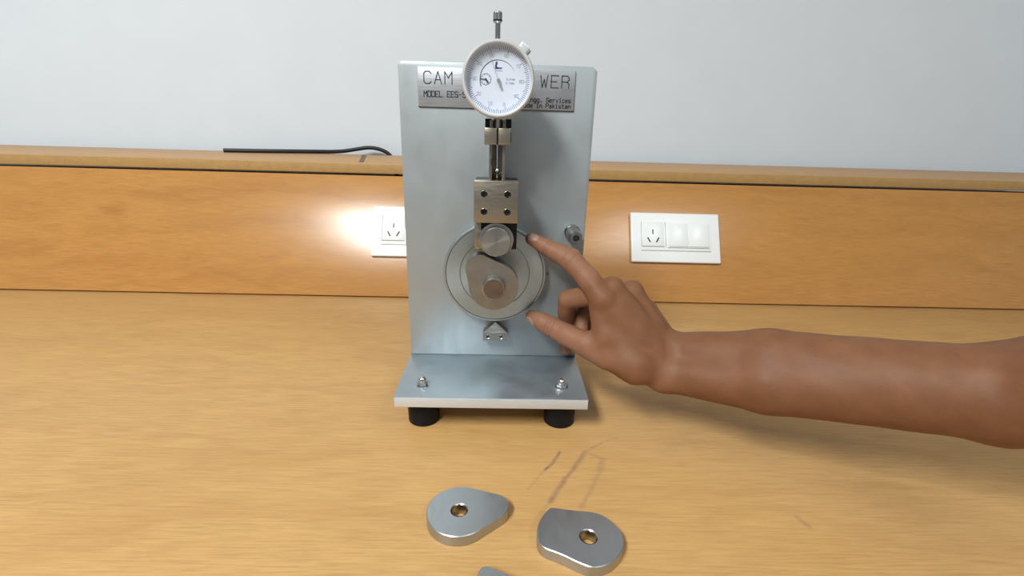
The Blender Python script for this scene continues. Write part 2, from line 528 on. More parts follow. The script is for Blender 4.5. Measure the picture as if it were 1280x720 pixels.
socket(.2560, 'white socket plate on the right of the metal stand, beyond the hand')
socket(-.2385, 'white socket plate on the left, half hidden behind the metal stand')

# cable behind the ledge
b = bm_new()
tube(b, [(-.66, .66, .1957), (-.56, .68, .1957), (-.47, .71, .196), (-.41, .735, .1955), (-.3687, .745, .2030), (-.3379, .75, .2085), (-.3059, .752, .2030), (-.285, .752, .190), (-.272, .752, .165), (-.268, .752, .10)], .0048)
tag(link('cable', b, M['cable']), 'black cable arching over the back edge of the wooden ledge', 'cable')

# ------------------------------------------------------------------ cam and follower apparatus
app = tag(empty('cam_follower_stand', (0, 0, TABLE_Z)), 'grey metal demonstration stand with backplate, mounted cam and roller follower', 'instrument')
ORG = Vector((0, 0, -TABLE_Z))


def part(name, bm, mat, parent=None, smooth=35, label=None):
    o = link(name, bm, mat, parent or app, smooth)
    if parent is None: o.location = ORG
    if label: o['label'] = label
    return o


H = .3229
b = bm_new(); prism(b, [(-.1, 0), (-.1, H - .004), (-.0965, H), (.0955, H), (.1, H - .0045), (.1, 0)], 0, .010, 'y', .0007); bp = part('back_plate', b, M['plate'])
b = bm_new(); box(b, -.1, .1, -.0967, .012, -.0121, 0, .0007); base = part('base_plate', b, M['base'])
b = bm_new(); box(b, -.0994, .0994, -.0971, -.0962, -.0115, -.0007, .0002); part('front_edge', b, M['edgemetal'], base, label='bright front edge')  # front face in a lighter metal than the base top
for px_, py_, pr_ in ((-.0091, -.0600, .0006), (.0092, -.0489, .0008)):
    b = bm_new(); lathe(b, [(0, -.0002), (pr_, -.0002), (pr_ * .8, .00015), (0, .0002)], (px_, py_), 'z', 10); part('dark_pit', b, M['rimline'], base)
for fx in (-.0742, .0745):
    for fy in (-.0690, -.010):
        b = bm_new(); lathe(b, [(0, -.0121), (.0172, -.0121), (.0175, -.014), (.0168, -.0425), (.0158, -.0436), (0, -.0436)], (fx, fy), 'z'); part('rubber_foot', b, M['rubber'])
    b = bm_new()
    lathe(b, [(0, .0), (.0068, 0), (.0068, .0008), (.0, .0008)], (fx, -.0728), 'z', 32)
    lathe(b, [(0, .0008), (.0056, .0008), (.0056, .0040), (.0050, .0044), (0, .0044)], (fx, -.0728), 'z', 6, .3)
    lathe(b, [(.0043, .0040), (.0043, .0060), (.0040, .0078), (.0030, .0094), (.0016, .0103), (0, .0106)], (fx, -.0728), 'z', 24)
    part('acorn_nut', b, M['chrome'])

# nameplate with engraved lettering
b = bm_new(); prism(b, [(-.0802, .2807), (-.0803, .3180), (.0780, .3174), (.0782, .2806)], -.0018, 0, 'y', .0003); npl = part('nameplate', b, M['nameplate'])
LY = -.00185
for word, tx, tz, th, adv, wf, lw in (('CAM', -.0741, .3025, .0112, .01045, .64, .00085), ('FOLLO', -.0135, .3023, .0112, .0100, .64, .00085), ('WER', .0430, .3021, .0112, .01075, .64, .00085),
                                      ('MODEL', -.0745, .2903, .0052, .00392, .56, .00075), ('EES-S', -.0745 + 6 * .00392, .2904, .0052, .00392, .56, .00075),
                                      ('Engg.', .0497 - 6 * .00322, .2884, .0041, .00322, .60, .00068), ('Services', .0497, .2883, .0041, .00322, .60, .00068),
                                      ('Made', .0495 - 8 * .00325, .2829, .0040, .00325, .60, .00068), ('in', .0495 - 3 * .00325, .2829, .0040, .00325, .60, .00068), ('Pakistan', .0495, .2829, .0040, .00325, .60, .00068)):
    b = bm_new()
    text(b, word, tx, tz, th, adv, wf, lw, LY)
    part('lettering', b, M['ink_and_shade'], npl, 0)
b = bm_new()  # dark lines painted for the shade along the nameplate's lower and right edges
for a_, b_ in (((-.0802, .2807), (.0782, .2806)), ((.0782, .2806), (.0780, .3174))): seg(b, a_, b_, .0009, -.0004)
part('plate_shadow_rim', b, M['ink_and_shade'], npl, 0, label='dark lines painted as the nameplate edge shadow')

# graduated disc on the backplate
DX, DZ = 0.0, .1070
b = bm_new()
lathe(b, [(0, -.0112), (.0388, -.0112), (.0391, -.0120), (.0540, -.0120), (.0543, -.0116), (.0549, -.0116), (.0552, -.0120), (.0568, -.0119), (.0575, -.0110), (.0575, -.003), (.0560, 0), (0, 0)], (DX, DZ), 'y', 128)
disc = part('graduated_disc', b, M['disc'], smooth=20)
b = bm_new(); lathe(b, [(.0391, -.0119), (.0392, -.01203), (.0540, -.01203), (.0541, -.0119)], (0, 0), 'y', 128)
o = part('turned_face', b, M['disc_turned'], disc); o.location = (DX, 0, DZ)
b = bm_new(); lathe(b, [(0, -.01125), (.0384, -.01125), (.0385, -.0111)], (0, 0), 'y', 96)
o = part('hub_face', b, M['disc_turned'], disc); o.location = (DX, 0, DZ)
b = bm_new(); lathe(b, [(.0541, -.0118), (.0541, -.01195), (.0550, -.01195), (.0550, -.0118)], (DX, DZ), 'y', 128); part('rim_line', b, M['rimline'], disc)
b = bm_new()
lathe(b, [(.0386, -.0112), (.0386, -.01135), (.0392, -.01135), (.0392, -.0112)], (DX, DZ), 'y', 128); part('hub_recess_shade', b, M['rimline'], disc)  # dark ring drawn for the shade inside the hub recess
b = bm_new()
for i in range(72):
    t = 2 * math.pi * i / 72
    r1 = .0535 if i % 2 else .0520
    seg(b, (DX + .0538 * math.cos(t), DZ + .0538 * math.sin(t)), (DX + (r1 - .0015) * math.cos(t), DZ + (r1 - .0015) * math.sin(t)), .00035, -.0120)
part('graduation_marks', b, M['disc_rim'], disc, 0)
b = bm_new(); seg(b, (.0592, .1062), (.0618, .1062), .0007, -.0001); seg(b, (.0592, .1040), (.0618, .1040), .0007, -.0001); part('index_mark', b, M['ink_and_shade'], bp, 0)

# camshaft, mounted cam
b = bm_new(); lathe(b, [(0, -.0120), (.0180, -.0120), (.0180, -.0420), (.0118, -.0430), (.0118, -.0646), (.0108, -.0658), (.0102, -.0658)], (DX, .1072), 'y', 64); shaft = part('camshaft', b, M['steel'])
b = bm_new(); lathe(b, [(.0104, -.0640), (.0104, -.0660), (0, -.0661)], (DX, .1072), 'y', 64); part('shaft_end', b, M['shaft_end'], shaft, label='shaft end face with painted brown reflection')  # brown colour stands for the bench mirrored in the end face


def hull2(c0, r0, c1, r1, n=40):
    c0, c1 = Vector(c0), Vector(c1)
    d = c1 - c0
    L = d.length
    base_a = math.atan2(d.y, d.x)
    ph = math.acos((r0 - r1) / L)
    out = []
    for i in range(n + 1):
        t = base_a + ph + (2 * math.pi - 2 * ph) * i / n
        out.append((c0.x + r0 * math.cos(t), c0.y + r0 * math.sin(t)))
    for i in range(n // 2 + 1):
        t = base_a - ph + 2 * ph * i / (n // 2)
        out.append((c1.x + r1 * math.cos(t), c1.y + r1 * math.sin(t)))
    return out


b = bm_new(); prism(b, hull2((DX, .1071), .0256, (-.0150, .1262), .0142), -.0565, -.0430, 'y', .0011); part('mounted_cam', b, metal('cam_steel_warm', (.37, .345, .31), .38, (1, 1, 1), 90, .06, 1.0), label='tear-shaped cam fixed on the camshaft')

# follower block, slide and roller
blk = part('follower_housing', box(box(bm_new(), -.0203, .0222, -.0475, -.018, .1447, .2137, .0006), -.016, .018, -.019, 0, .16, .21), M['blackox_shade'])  # black colour stands for shade below the cover, at the right leg too
b = bm_new(); box(b, -.0205, .0223, -.0600, -.0478, .1738, .2143, .0006); cov = part('cover_plate', b, M['nickel'])
for sx in (-.0107, .0118):
    for sz in (.1848, .2018):
        b = bm_new()
        lathe(b, [(.0031, -.0603), (.0033, -.0600), (.0031, -.0598), (.0030, -.0603)], (sx, sz), 'y', 24)
        lathe(b, [(0, -.0601), (.0029, -.0601), (.0029, -.0600)], (sx, sz), 'y', 24)
        lathe(b, [(.0013, -.0602), (.0022, -.0603), (.0024, -.0601)], (sx, sz), 'y', 24)
        s_ = part('cap_screw', b, M['blackox_shade'], cov)
        b = bm_new(); lathe(b, [(.0029, -.0600), (.0031, -.0606), (.0034, -.0600)], (sx, sz), 'y', 24); part('screw_rim', b, M['chrome'], s_)
b = bm_new(); box(b, -.0205, -.0138, -.0500, -.0470, .1450, .1738, .0004); part('guide_leg', b, M['nickel'])
b = bm_new()
lathe(b, [(0, -.0470), (.0172, -.0470), (.0176, -.0476), (.0176, -.0515), (.0170, -.0521), (.0148, -.0521)], (.0016, .1550), 'y', 64)
lathe(b, [(.0148, -.0521), (.0148, -.0612), (.0140, -.0620), (.0139, -.0620)], (.0016, .1550), 'y', 64)
rol = part('roller', b, M['steel'])
b = bm_new(); lathe(b, [(.01395, -.0617), (.0139, -.0620), (.006, -.06205), (0, -.0621)], (0, 0), 'y', 64)
o = part('roller_face', b, M['turned'], rol); o.location = (.0016, 0, .1550)

# channel, gauge clamp
b = bm_new(); box(b, -.0065, -.0035, -.0530, -.018, .2135, .2690, .0003); box(b, .0060, .0090, -.0530, -.018, .2135, .2690, .0003); box(b, -.0065, .0090, -.0385, -.018, .2135, .2690, .0003)
box(b, -.0065, .0090, -.019, 0, .2200, .2600)
ch = part('gauge_bracket', b, metal('dark_nickel', (.30, .275, .24), .35, var=.12))
b = bm_new(); seg(b, (-.0037, .2285), (-.0037, .2335), .0018, -.0531); part('bracket_slot', b, M['dark'], ch, 0)
for sx in (-.0106, .0084):
    b = bm_new(); box(b, sx, sx + .0056, -.0520, -.02, .2622, .2700, .0004); part('bracket_ear', b, M['blackox_shade'], ch)
for xa, xb in ((-.0109, .0007), (.0018, .0134)):
    b = bm_new(); box(b, xa, xb, -.0600, -.0300, .2470, .2620, .0008); part('clamp_jaw', b, M['nickel'])
b = bm_new(); box(b, .0005, .0020, -.0575, -.0310, .2472, .2618); part('clamp_slit', b, M['dark'])
b = bm_new(); box(b, .0130, .0140, -.0560, -.0440, .2495, .2590, .0004); part('clamp_screw', b, M['blackox_shade'])

# pointer under the disc
b = bm_new()
PL, PR, PT, PM, PB = -.0124, .0166, .0470, .0350, .0251
vs = [(PL, -.0125, PB), (PR, -.0125, PB), (PR, -.0125, PM), (PL, -.0125, PM), (.0018, -.0080, PT), (PL, 0, PB), (PR, 0, PB), (PR, 0, PM), (.0018, 0, PT), (PL, 0, PM), (PR, -.0062, PM + .0008), (PL, -.0062, PM + .0008)]
V_ = [b.verts.new(v) for v in vs]
for f in ((0, 1, 2, 3), (3, 2, 4), (0, 3, 9, 5), (1, 6, 7, 2), (2, 7, 8, 4), (3, 4, 8, 9), (0, 5, 6, 1), (5, 9, 8, 7, 6)): b.faces.new([V_[i] for i in f])
for v in (V_[10], V_[11]): b.verts.remove(v)
ptr = part('pointer_block', b, metal('grey_pointer_steel', (.33, .33, .31), .42, (1, 1, 10), 70), smooth=0)
for sx in (-.0066, .0090):
    b = bm_new(); lathe(b, [(.0016, -.01245), (.0024, -.0130), (.0027, -.01245)], (sx, .0302), 'y', 20); s_ = part('set_screw', b, M['chrome'], ptr)
    b = bm_new(); lathe(b, [(0, -.01265), (.0022, -.0126)], (sx, .0304), 'y', 20); part('screw_recess', b, M['dark'], s_)

# threaded boss at the right edge of the plate
b = bm_new()
KX, KZ = .0854, .1545
lathe(b, [(0, 0), (.0088, 0), (.0088, -.004), (.0078, -.005), (.0076, -.0300), (.0066, -.0325), (.0034, -.0325), (.0030, -.0315), (.0028, -.0240), (0, -.024)], (KX, KZ), 'y', 40)
kn = part('threaded_boss', b, metal('boss_steel', (.33, .325, .30), .3, var=.1))
b = bm_new(); lathe(b, [(0, -.0318), (.0029, -.0318)], (KX, KZ), 'y', 6); part('hex_recess', b, M['dark'], kn)

# ------------------------------------------------------------------ dial gauge (held in the clamp)
GX, GZ = .0011, .3021
gauge = tag(empty('dial_gauge', (GX, -.0450, .2140)), 'round white-faced dial gauge clamped at the top of the metal stand', 'dial gauge')
GO = Vector((-GX, .0450, -.2140))


def gpart(name, bm, mat, parent=None, smooth=35, label=None):
    o = link(name, bm, mat, parent or gauge, smooth)
    if parent is None: o.location = GO
    if label: o['label'] = label
    return o


R = .0322
b = bm_new(); lathe(b, [(0, -.0330), (.0270, -.0330), (.0280, -.0345), (.0280, -.0580), (.0300, -.0590), (0, -.0590)], (GX, GZ), 'y', 80); gpart('gauge_body', b, M['bezel'])
b = bm_new()
lathe(b, [(.0296, -.0575), (.0318, -.0580), (R, -.0590), (R, -.0655), (.0316, -.0688), (.0305, -.0700), (.0297, -.0700), (.0288, -.0690), (.0285, -.0620), (.0285, -.0575)], (GX, GZ), 'y', 96)
bez = gpart('bezel', b, M['bezel'])
b = bm_new(); lathe(b, [(0, -.0620), (.0286, -.0620), (.0286, -.0600), (0, -.0600)], (GX, GZ), 'y', 80); face = gpart('dial_face', b, M['dialface'])
FY = -.0620
b = bm_new()
for i in range(100):
    t = math.radians(90 - i * 3.6 - 164)
    r0 = .0232 if i % 10 == 0 else (.0240 if i % 5 == 0 else .0250)
    r1 = .0276
    seg(b, (GX + r0 * math.cos(t), GZ + r0 * math.sin(t)), (GX + r1 * math.cos(t), GZ + r1 * math.sin(t)), .00052, FY, .00010)
gpart('tick_marks', b, M['tick'], face, 0)
b = bm_new()
for i in range(10):
    t = math.radians(90 - i * 36 - 164)
    s = str(i * 10)
    px, pz = GX + .0207 * math.cos(t), GZ + .0207 * math.sin(t)
    text(b, s, px - len(s) * .00105 + .0002, pz - .0013, .0026, .0021, .60, .00030, FY)
gpart('numerals', b, M['numeral'], face, 0)
b = bm_new()
text(b, '0.01mm', GX + .0072, GZ + .0002, .0015, .00128, .6, .00026, FY)
text(b, '0-10mm', GX + .0068, GZ - .0030, .0015, .00128, .6, .00026, FY)
gpart('range_lettering', b, M['numeral'], face, 0)
b = bm_new()
N = 44
arc = [(GX - .0002 + .0160 * math.cos(math.radians(a)), GZ + .0002 + .0160 * math.sin(math.radians(a))) for a in np.linspace(200, 28, N)]
for i in range(N - 1):
    seg(b, arc[i], arc[i + 1], .00062 * (1 - .75 * max(0, (i - 24) / 20)), FY)
gpart('scale_arc', b, M['ink_and_shade'], face, 0)
b = bm_new()
Q = [(-.0020, .0152), (-.0006, .0142), (-.0014, .0118), (-.0010, .0104), (.0010, .0102), (.0034, .0102), (.0028, .0092), (-.0028, .0088), (-.0030, .0112), (-.0028, .0136)]
prism(b, [(GX + x, GZ + z) for x, z in Q], FY - .0001, FY + .0001, 'y'); gpart('blue_emblem', b, M['blue'], face, 0)
b = bm_new(); seg(b, (GX - .0020, GZ + .0076), (GX + .0032, GZ + .0076), .0004, FY); gpart('emblem_line', b, M['tick'], face, 0)
# small counter
SX, SZ = GX - .0110, GZ + .0004
b = bm_new()
pts = [(SX + .0046 * math.cos(t), SZ + .0046 * math.sin(t)) for t in np.linspace(0, 2 * math.pi, 33)]
for p, q2 in zip(pts, pts[1:]): seg(b, p, q2, .0004, FY)
for i in range(10):
    t = 2 * math.pi * i / 10
    seg(b, (SX + .0034 * math.cos(t), SZ + .0034 * math.sin(t)), (SX + .0044 * math.cos(t), SZ + .0044 * math.sin(t)), .0004, FY)
sub = gpart('small_counter', b, M['tick'], face, 0)
b = bm_new(); seg(b, (SX - .0040, SZ + .0002), (SX + .0006, SZ - .0002), .00065, FY - .0006); seg(b, (SX - .0002, SZ), (SX + .0016, SZ - .0022), .0013, FY - .0006)
lathe(b, [(.0008, FY), (.0008, FY - .0010), (0, FY - .0010)], (SX, SZ), 'y', 16); gpart('counter_hand', b, M['ink_and_shade'], sub, 0)
# main hand with its counterweight tail, and hub
b = bm_new()
ta = math.radians(90 + 22)
tv = Vector((math.cos(ta), math.sin(ta)))
c_ = Vector((GX, GZ))
seg(b, c_, c_ + tv * .0235, .00030, FY - .0018)
seg(b, c_ - tv * .0010, c_ - tv * .0062, .0020, FY - .0018, .0002)
lathe(b, [(.0015, FY), (.0015, FY - .0022), (.0009, FY - .0028), (0, FY - .0028)], (GX, GZ), 'y', 24)
gpart('main_hand', b, M['pale'], None, 30)
b = bm_new(); lathe(b, [(0, -.0676), (.0286, -.0672), (.0286, -.0668), (0, -.0672)], (GX, GZ), 'y', 64); gpart('dial_glass', b, M['glass'], bez)
# bezel clamp lug at the upper right
bl = bm_new(); box(bl, -.0042, .0042, -.0655, -.0585, -.0018, .0048, .0006)
ang = math.radians(-40)
for v in bl.verts:
    x, z = v.co.x, v.co.z + R
    v.co.x, v.co.z = GX + x * math.cos(ang) - z * math.sin(ang), GZ + x * math.sin(ang) + z * math.cos(ang)
lug = gpart('bezel_clamp', bl, plain('bright_lug', (.86, .86, .85), .25, met=.5), bez)
bl = bm_new(); box(bl, .0042, .0062, -.0650, -.0590, -.0008, .0040, .0005)
for v in bl.verts:
    x, z = v.co.x, v.co.z + R
    v.co.x, v.co.z = GX + x * math.cos(ang) - z * math.sin(ang), GZ + x * math.sin(ang) + z * math.cos(ang)
gpart('clamp_knob', bl, M['grip'], lug)
# rod and cap above
b = bm_new(); lathe(b, [(0, .3300), (.0036, .3300), (.0036, .3368), (.0024, .3374), (.0024, .3500), (0, .35)], (-.0003, -.0450), 'z', 24); rod = gpart('lifting_rod', b, M['steel'])
b = bm_new()
lathe(b, [(0, .3500), (.0030, .3500), (.0040, .3508), (.0040, .3514), (.0034, .3517)], (-.0005, -.0450), 'z', 32); gpart('cap_collar', b, M['chrome'], rod)
b = bm_new(); lathe(b, [(.0030, .3514), (.0042, .3516), (.0042, .3524), (.0030, .3526)], (-.0005, -.0450), 'z', 32); gpart('cap_ring', b, M['blackox_shade'], rod)
b = bm_new(); n_ = 40
prof = [(0, .3523), (.0039, .3523), (.0039, .3578), (.0034, .3588), (.0026, .3592), (0, .3592)]
lathe(b, prof, (-.0005, -.0450), 'z', n_)
for v in b.verts:
    d = Vector((v.co.x + .0005, v.co.y + .0450))
    if d.length > .0035 and (int(round(math.atan2(d.y, d.x) / (2 * math.pi / n_))) % 2): d *= .93; v.co.x, v.co.y = d.x - .0005, d.y - .0450
gpart('knurled_cap', b, M['grip'], rod, 20)
# stem and plunger below
b = bm_new(); lathe(b, [(0, .2460), (.0040, .2460), (.0040, .2745), (0, .2745)], (.0012, -.0450), 'z', 32); gpart('stem', b, M['steel'])
b = bm_new(); lathe(b, [(0, .2240), (.0019, .2240), (.0019, .2480), (0, .2480)], (.0011, -.0450), 'z', 24)
lathe(b, [(0, .2195), (.0015, .2198), (.0027, .2212), (.0027, .2228), (.0019, .2242), (0, .2242)], (.0011, -.0450), 'z', 24)
pl = gpart('plunger', b, M['chrome'])
b = bm_new(); lathe(b, [(0, .2144), (.0008, .2148), (.0014, .2178), (.0014, .2200), (0, .22)], (.0011, -.0450), 'z', 20); gpart('contact_tip', b, metal('brass_tip', (.62, .48, .27), .3), pl)


# ------------------------------------------------------------------ three loose cams on the table
def circ(c, r, n): return [(c[0] + r * math.cos(2 * math.pi * k / n), c[1] + r * math.sin(2 * math.pi * k / n)) for k in range(n)]


def resample(pts, n, smooth=0):
    P = [Vector(p) for p in pts]
    for _ in range(smooth):
        Q = []
        for k in range(len(P)):
            a, c = P[k], P[(k + 1) % len(P)]
            Q += [a * .75 + c * .25, a * .25 + c * .75]
        P = Q
    L = [(P[(k + 1) % len(P)] - P[k]).length for k in range(len(P))]
    T = sum(L)
    out, k, acc = [], 0, 0.0
    for i in range(n):
        s = T * i / n
        while acc + L[k] < s: acc += L[k]; k += 1
        out.append(tuple(P[k].lerp(P[(k + 1) % len(P)], (s - acc) / L[k])))
    return out


def align(outer, hole_c, hole_r):
    """hole loop with the same count, each vertex at the same bearing as its outer one"""
    return [(hole_c[0] + hole_r * math.cos(math.atan2(p[1] - hole_c[1], p[0] - hole_c[0])), hole_c[1] + hole_r * math.sin(math.atan2(p[1] - hole_c[1], p[0] - hole_c[0]))) for p in outer]


def loose_cam(outline, hole, label, hr=.0063):
    cx, cy = hole
    r = tag(empty('loose_cam', (cx, cy, TABLE_Z)), label, 'cam', 'loose cams on the table')
    o_ = [(x - cx, y - cy) for x, y in outline]
    b = bm_new(); ring_prism(b, o_, align(o_, (0, 0), hr), 0, .0100, .0006)
    body = link('cam_body', b, M['camsteel'], r, 30)
    b = bm_new(); lathe(b, [(hr + .0002, .0097), (hr - .00025, .0092), (hr - .00025, .0002), (hr + .0002, .0001)], (0, 0), 'z', 48)
    link('bore', b, M['bore'], r)
    return r


o1 = resample(hull2((-.0230, -.2104), .0264, (.0040, -.2050), .0135, 80), 120)
loose_cam(o1, (-.0230, -.2104), 'tear-shaped loose steel cam lying on the table in front of the stand')
P2 = [(52.7, -206.4), (63.1, -208.2), (72.0, -209.7), (83.9, -210.6), (90.6, -212.4), (96.7, -216.8), (102.0, -224.2), (105.1, -231.3), (104.9, -241.0), (101.2, -248.8), (96.2, -254.6), (90.0, -259.0), (84.0, -261.5), (78.7, -262.5), (74.2, -262.0), (65.8, -257.9), (58.4, -253.3), (50.7, -249.5), (44.6, -247.2), (40.3, -243.1), (38.6, -237.6), (38.9, -229.5), (41.3, -221.1), (45.5, -213.6), (51.2, -207.2)]
loose_cam(resample([(x / 1000, y / 1000) for x, y in P2], 140, 2), (.0783, -.2358), 'broad-nosed loose steel cam with concave flanks at lower right of table')
P3 = [(-2.2, -262.2), (1.0, -261.2), (4.0, -262.4), (19, -269.4), (30, -275.5), (34.5, -284), (33, -296), (25, -306), (12, -309), (0, -306), (-8, -297), (-9.8, -287), (-7.5, -276), (-3.8, -264.5)]
loose_cam(resample([(x / 1000, y / 1000) for x, y in P3], 120, 2), (.0110, -.2880), 'loose grey cam at bottom edge of picture, only its corner showing')


# ------------------------------------------------------------------ hand and forearm: one continuous surface from a distance field
def A3(*p): return np.array(p, np.float32)


MCP = dict(i=A3(.1110, -.068, .1000), m=A3(.1216, -.060, .1086), r=A3(.1472, -.045, .1004), p=A3(.1701, -.030, .0758))
WR_U, WR_R = A3(.1827, -.072, .0455), A3(.1783, -.090, .0270)
CH = dict(
    i=[(MCP['i'], .0136), (A3(.0957, -.0560, .1193), .0114), (A3(.0790, -.045, .1348), .0117), (A3(.0690, -.0385, .1384), .0098), (A3(.0557, -.030, .1430), .0092), (A3(.0390, -.024, .1508), .0067)],
    m=[(MCP['m'], .0118), (A3(.1000, -.048, .0962), .0110), (A3(.0812, -.034, .0865), .0108), (A3(.0815, -.0215, .0530), .0090), (A3(.0850, -.0175, .0180), .0068)],
    r=[(MCP['r'], .0112), (A3(.1092, -.026, .0825), .0095), (A3(.1000, -.020, .0626), .0086), (A3(.1003, -.028, .0490), .0072)],
    p=[(MCP['p'], .0098), (A3(.1316, -.014, .0623), .0085), (A3(.1190, -.008, .0505), .0078), (A3(.1105, -.016, .0420), .0066)],
    t=[(A3(.1460, -.092, .0367), .0165), (A3(.1200, -.080, .0425), .0150), (A3(.0985, -.068, .0490), .0138), (A3(.0800, -.0535, .0525), .0120), (A3(.0646, -.040, .0557), .0114), (A3(.0540, -.0320, .0588), .0100), (A3(.0428, -.024, .0618), .0072)])
ELB = A3(.400, -.200, .075)
FM = WR_U * .5 + WR_R * .5
PALM = [(MCP['i'], A3(.1690, -.086, .0400), .0112, .0150), (MCP['m'], A3(.1745, -.080, .0440), .0114, .0150), (MCP['r'], A3(.1800, -.072, .0475), .0108, .0150), (MCP['p'], A3(.1840, -.066, .0480), .0098, .0150),
        (A3(.1460, -.092, .0367), A3(.1730, -.091, .0290), .0150, .0150), (A3(.1080, -.068, .0900), A3(.1165, -.0770, .0620), .0095, .0120), (A3(.1180, -.0770, .0610), A3(.1460, -.090, .0400), .0125, .0140), (A3(.1177, -.066, .0900), A3(.1460, -.090, .0400), .0095, .0130),
        (WR_U, WR_R, .0175, .0165), (WR_U, A3(.262, -.121, .060), .0180, .0290), (WR_R, A3(.256, -.132, .045), .0170, .0290), (A3(.262, -.121, .060), ELB, .0290, .0360), (A3(.256, -.132, .045), ELB, .0290, .0360),
        (ELB, A3(.475, -.330, .190), .0380, .0440)]
TI = A3(.0646, -.040, .0557)
TAX = TI - A3(.0985, -.068, .0494)
IAX, IBX = A3(.0557, -.030, .1428) - A3(.1177, -.068, .1052), A3(.0386, -.024, .1514) - A3(.0788, -.045, .1359)
CREASE = [  # centre, axis, depth, width of the skin folds over the joints
    (TI - TAX * .015, TAX, .0011, .0010), (TI - TAX * .10, TAX, .0010, .0010), (TI + TAX * .07, TAX, .0008, .0009),
    (A3(.0785, -.045, .1350), IAX, .0007, .0010), (A3(.0785, -.045, .1350) - IAX * .05, IAX, .0008, .0010), (A3(.0785, -.045, .1350) + IAX * .05, IAX, .0006, .0009),
    (A3(.0557, -.030, .1424), IBX, .0009, .0010), (A3(.0557, -.030, .1424) - IBX * .07, IBX, .0007, .0009)]


def rcone(P, a, b_, ra, rb):
    ab = b_ - a
    t = np.clip((P - a) @ ab / float(ab @ ab), 0, 1)
    return np.linalg.norm(P - a - t[:, None] * ab, axis=1) - (ra + (rb - ra) * t)


def smin(a, b_, k):
    h = np.clip(.5 + .5 * (b_ - a) / k, 0, 1)
    return b_ + (a - b_) * h - k * h * (1 - h)


def hand_sdf(P):
    P = P.astype(np.float32)
    palm = None
    for a, b_, ra, rb in PALM:
        d = rcone(P, a, b_, ra, rb)
        palm = d if palm is None else smin(palm, d, .0075)
    out = palm
    for key, ch in CH.items():
        f = None
        for (a, ra), (b_, rb) in zip(ch, ch[1:]):
            d = rcone(P, a, b_, ra, rb)
            f = d if f is None else smin(f, d, .0022)
        f = smin(palm, f, .011 if key == 't' else .006)
        out = smin(out, f, .0012)
    for c, ax, dep, w in CREASE:
        ax = ax / np.linalg.norm(ax)
        q = P - c
        s = q @ ax
        rad = np.linalg.norm(q - s[:, None] * ax, axis=1)
        side = np.clip(-(q[:, 1] + .10 * rad) / .004, 0, 1)
        out = out + dep * np.exp(-(s / w) ** 2) * np.clip((.0135 - rad) / .003, 0, 1) * side
    # tendons and veins are left to the shading; a slight unevenness of the flesh
    out = out + .00035 * np.sin(P[:, 0] * 190 + P[:, 1] * 120) * np.sin(P[:, 2] * 170 + 1.3)
    return out


def surface_nets(lo, hi, h):
    n = [int(math.ceil((hi[i] - lo[i]) / h)) + 1 for i in range(3)]
    D = np.full(n, 1.0, np.float32)
    B = 12
    for i in range(0, n[0], B):
        xs = np.arange(i, min(i + B, n[0]))
        for j in range(0, n[1], B):
            ys = np.arange(j, min(j + B, n[1]))
            for l in range(0, n[2], B):
                zs = np.arange(l, min(l + B, n[2]))
                c = np.array([[lo[0] + h * xs.mean(), lo[1] + h * ys.mean(), lo[2] + h * zs.mean()]])
                dc = hand_sdf(c)[0]
                if abs(dc) > h * B * .9 + .004:
                    D[i:i + B, j:j + B, l:l + B] = dc
                    continue
                g = np.stack(np.meshgrid(xs, ys, zs, indexing='ij'), -1).reshape(-1, 3) * h + np.array(lo)
                D[i:i + B, j:j + B, l:l + B] = hand_sdf(g).reshape(len(xs), len(ys), len(zs))
    s = D < 0
    cs = np.zeros(tuple(x - 1 for x in n), np.int8)
    for a in (0, 1):
        for b_ in (0, 1):
            for c in (0, 1):
                cs += s[a:n[0] - 1 + a, b_:n[1] - 1 + b_, c:n[2] - 1 + c]
    act = np.argwhere((cs > 0) & (cs < 8))
    idx = -np.ones(cs.shape, np.int64)
    idx[tuple(act.T)] = np.arange(len(act))
    acc = np.zeros((len(act), 3)); cnt = np.zeros(len(act))
    cor = [(a, b_, c) for a in (0, 1) for b_ in (0, 1) for c in (0, 1)]
    for u in cor:
        for ax in range(3):
            if u[ax]: continue
            v = list(u); v[ax] = 1
            d0 = D[tuple((act + u).T)]; d1 = D[tuple((act + v).T)]
            m = (d0 < 0) != (d1 < 0)
            t = np.where(m, d0 / np.where(m, d0 - d1, 1), 0)
            p = np.array(u, float)[None].repeat(len(act), 0); p[:, ax] += t
            acc[m] += p[m]; cnt[m] += 1
    V = (act + acc / cnt[:, None]) * h + np.array(lo)
    F_ = []
    for ax in range(3):
        o1_, o2_ = [(1, 2), (2, 0), (0, 1)][ax]
        sl0 = [slice(None)] * 3; sl1 = [slice(None)] * 3
        sl0[ax] = slice(0, n[ax] - 1); sl1[ax] = slice(1, n[ax])
        ch = np.argwhere(s[tuple(sl0)] != s[tuple(sl1)])
        ok = (ch[:, o1_] > 0) & (ch[:, o2_] > 0) & (ch[:, o1_] < n[o1_] - 1) & (ch[:, o2_] < n[o2_] - 1)
        ch = ch[ok]
        q = []
        for da, db in ((0, 0), (1, 0), (1, 1), (0, 1)):
            e = ch.copy(); e[:, o1_] -= da; e[:, o2_] -= db
            q.append(idx[tuple(e.T)])
        q = np.stack(q, 1)
        flip = ~s[tuple(ch.T)]
        q[flip] = q[flip][:, ::-1]
        F_.append(q)
    return V, np.concatenate(F_)


V, Fq = surface_nets((.028, -.385, -.012), (.530, .008, .245), .0014)
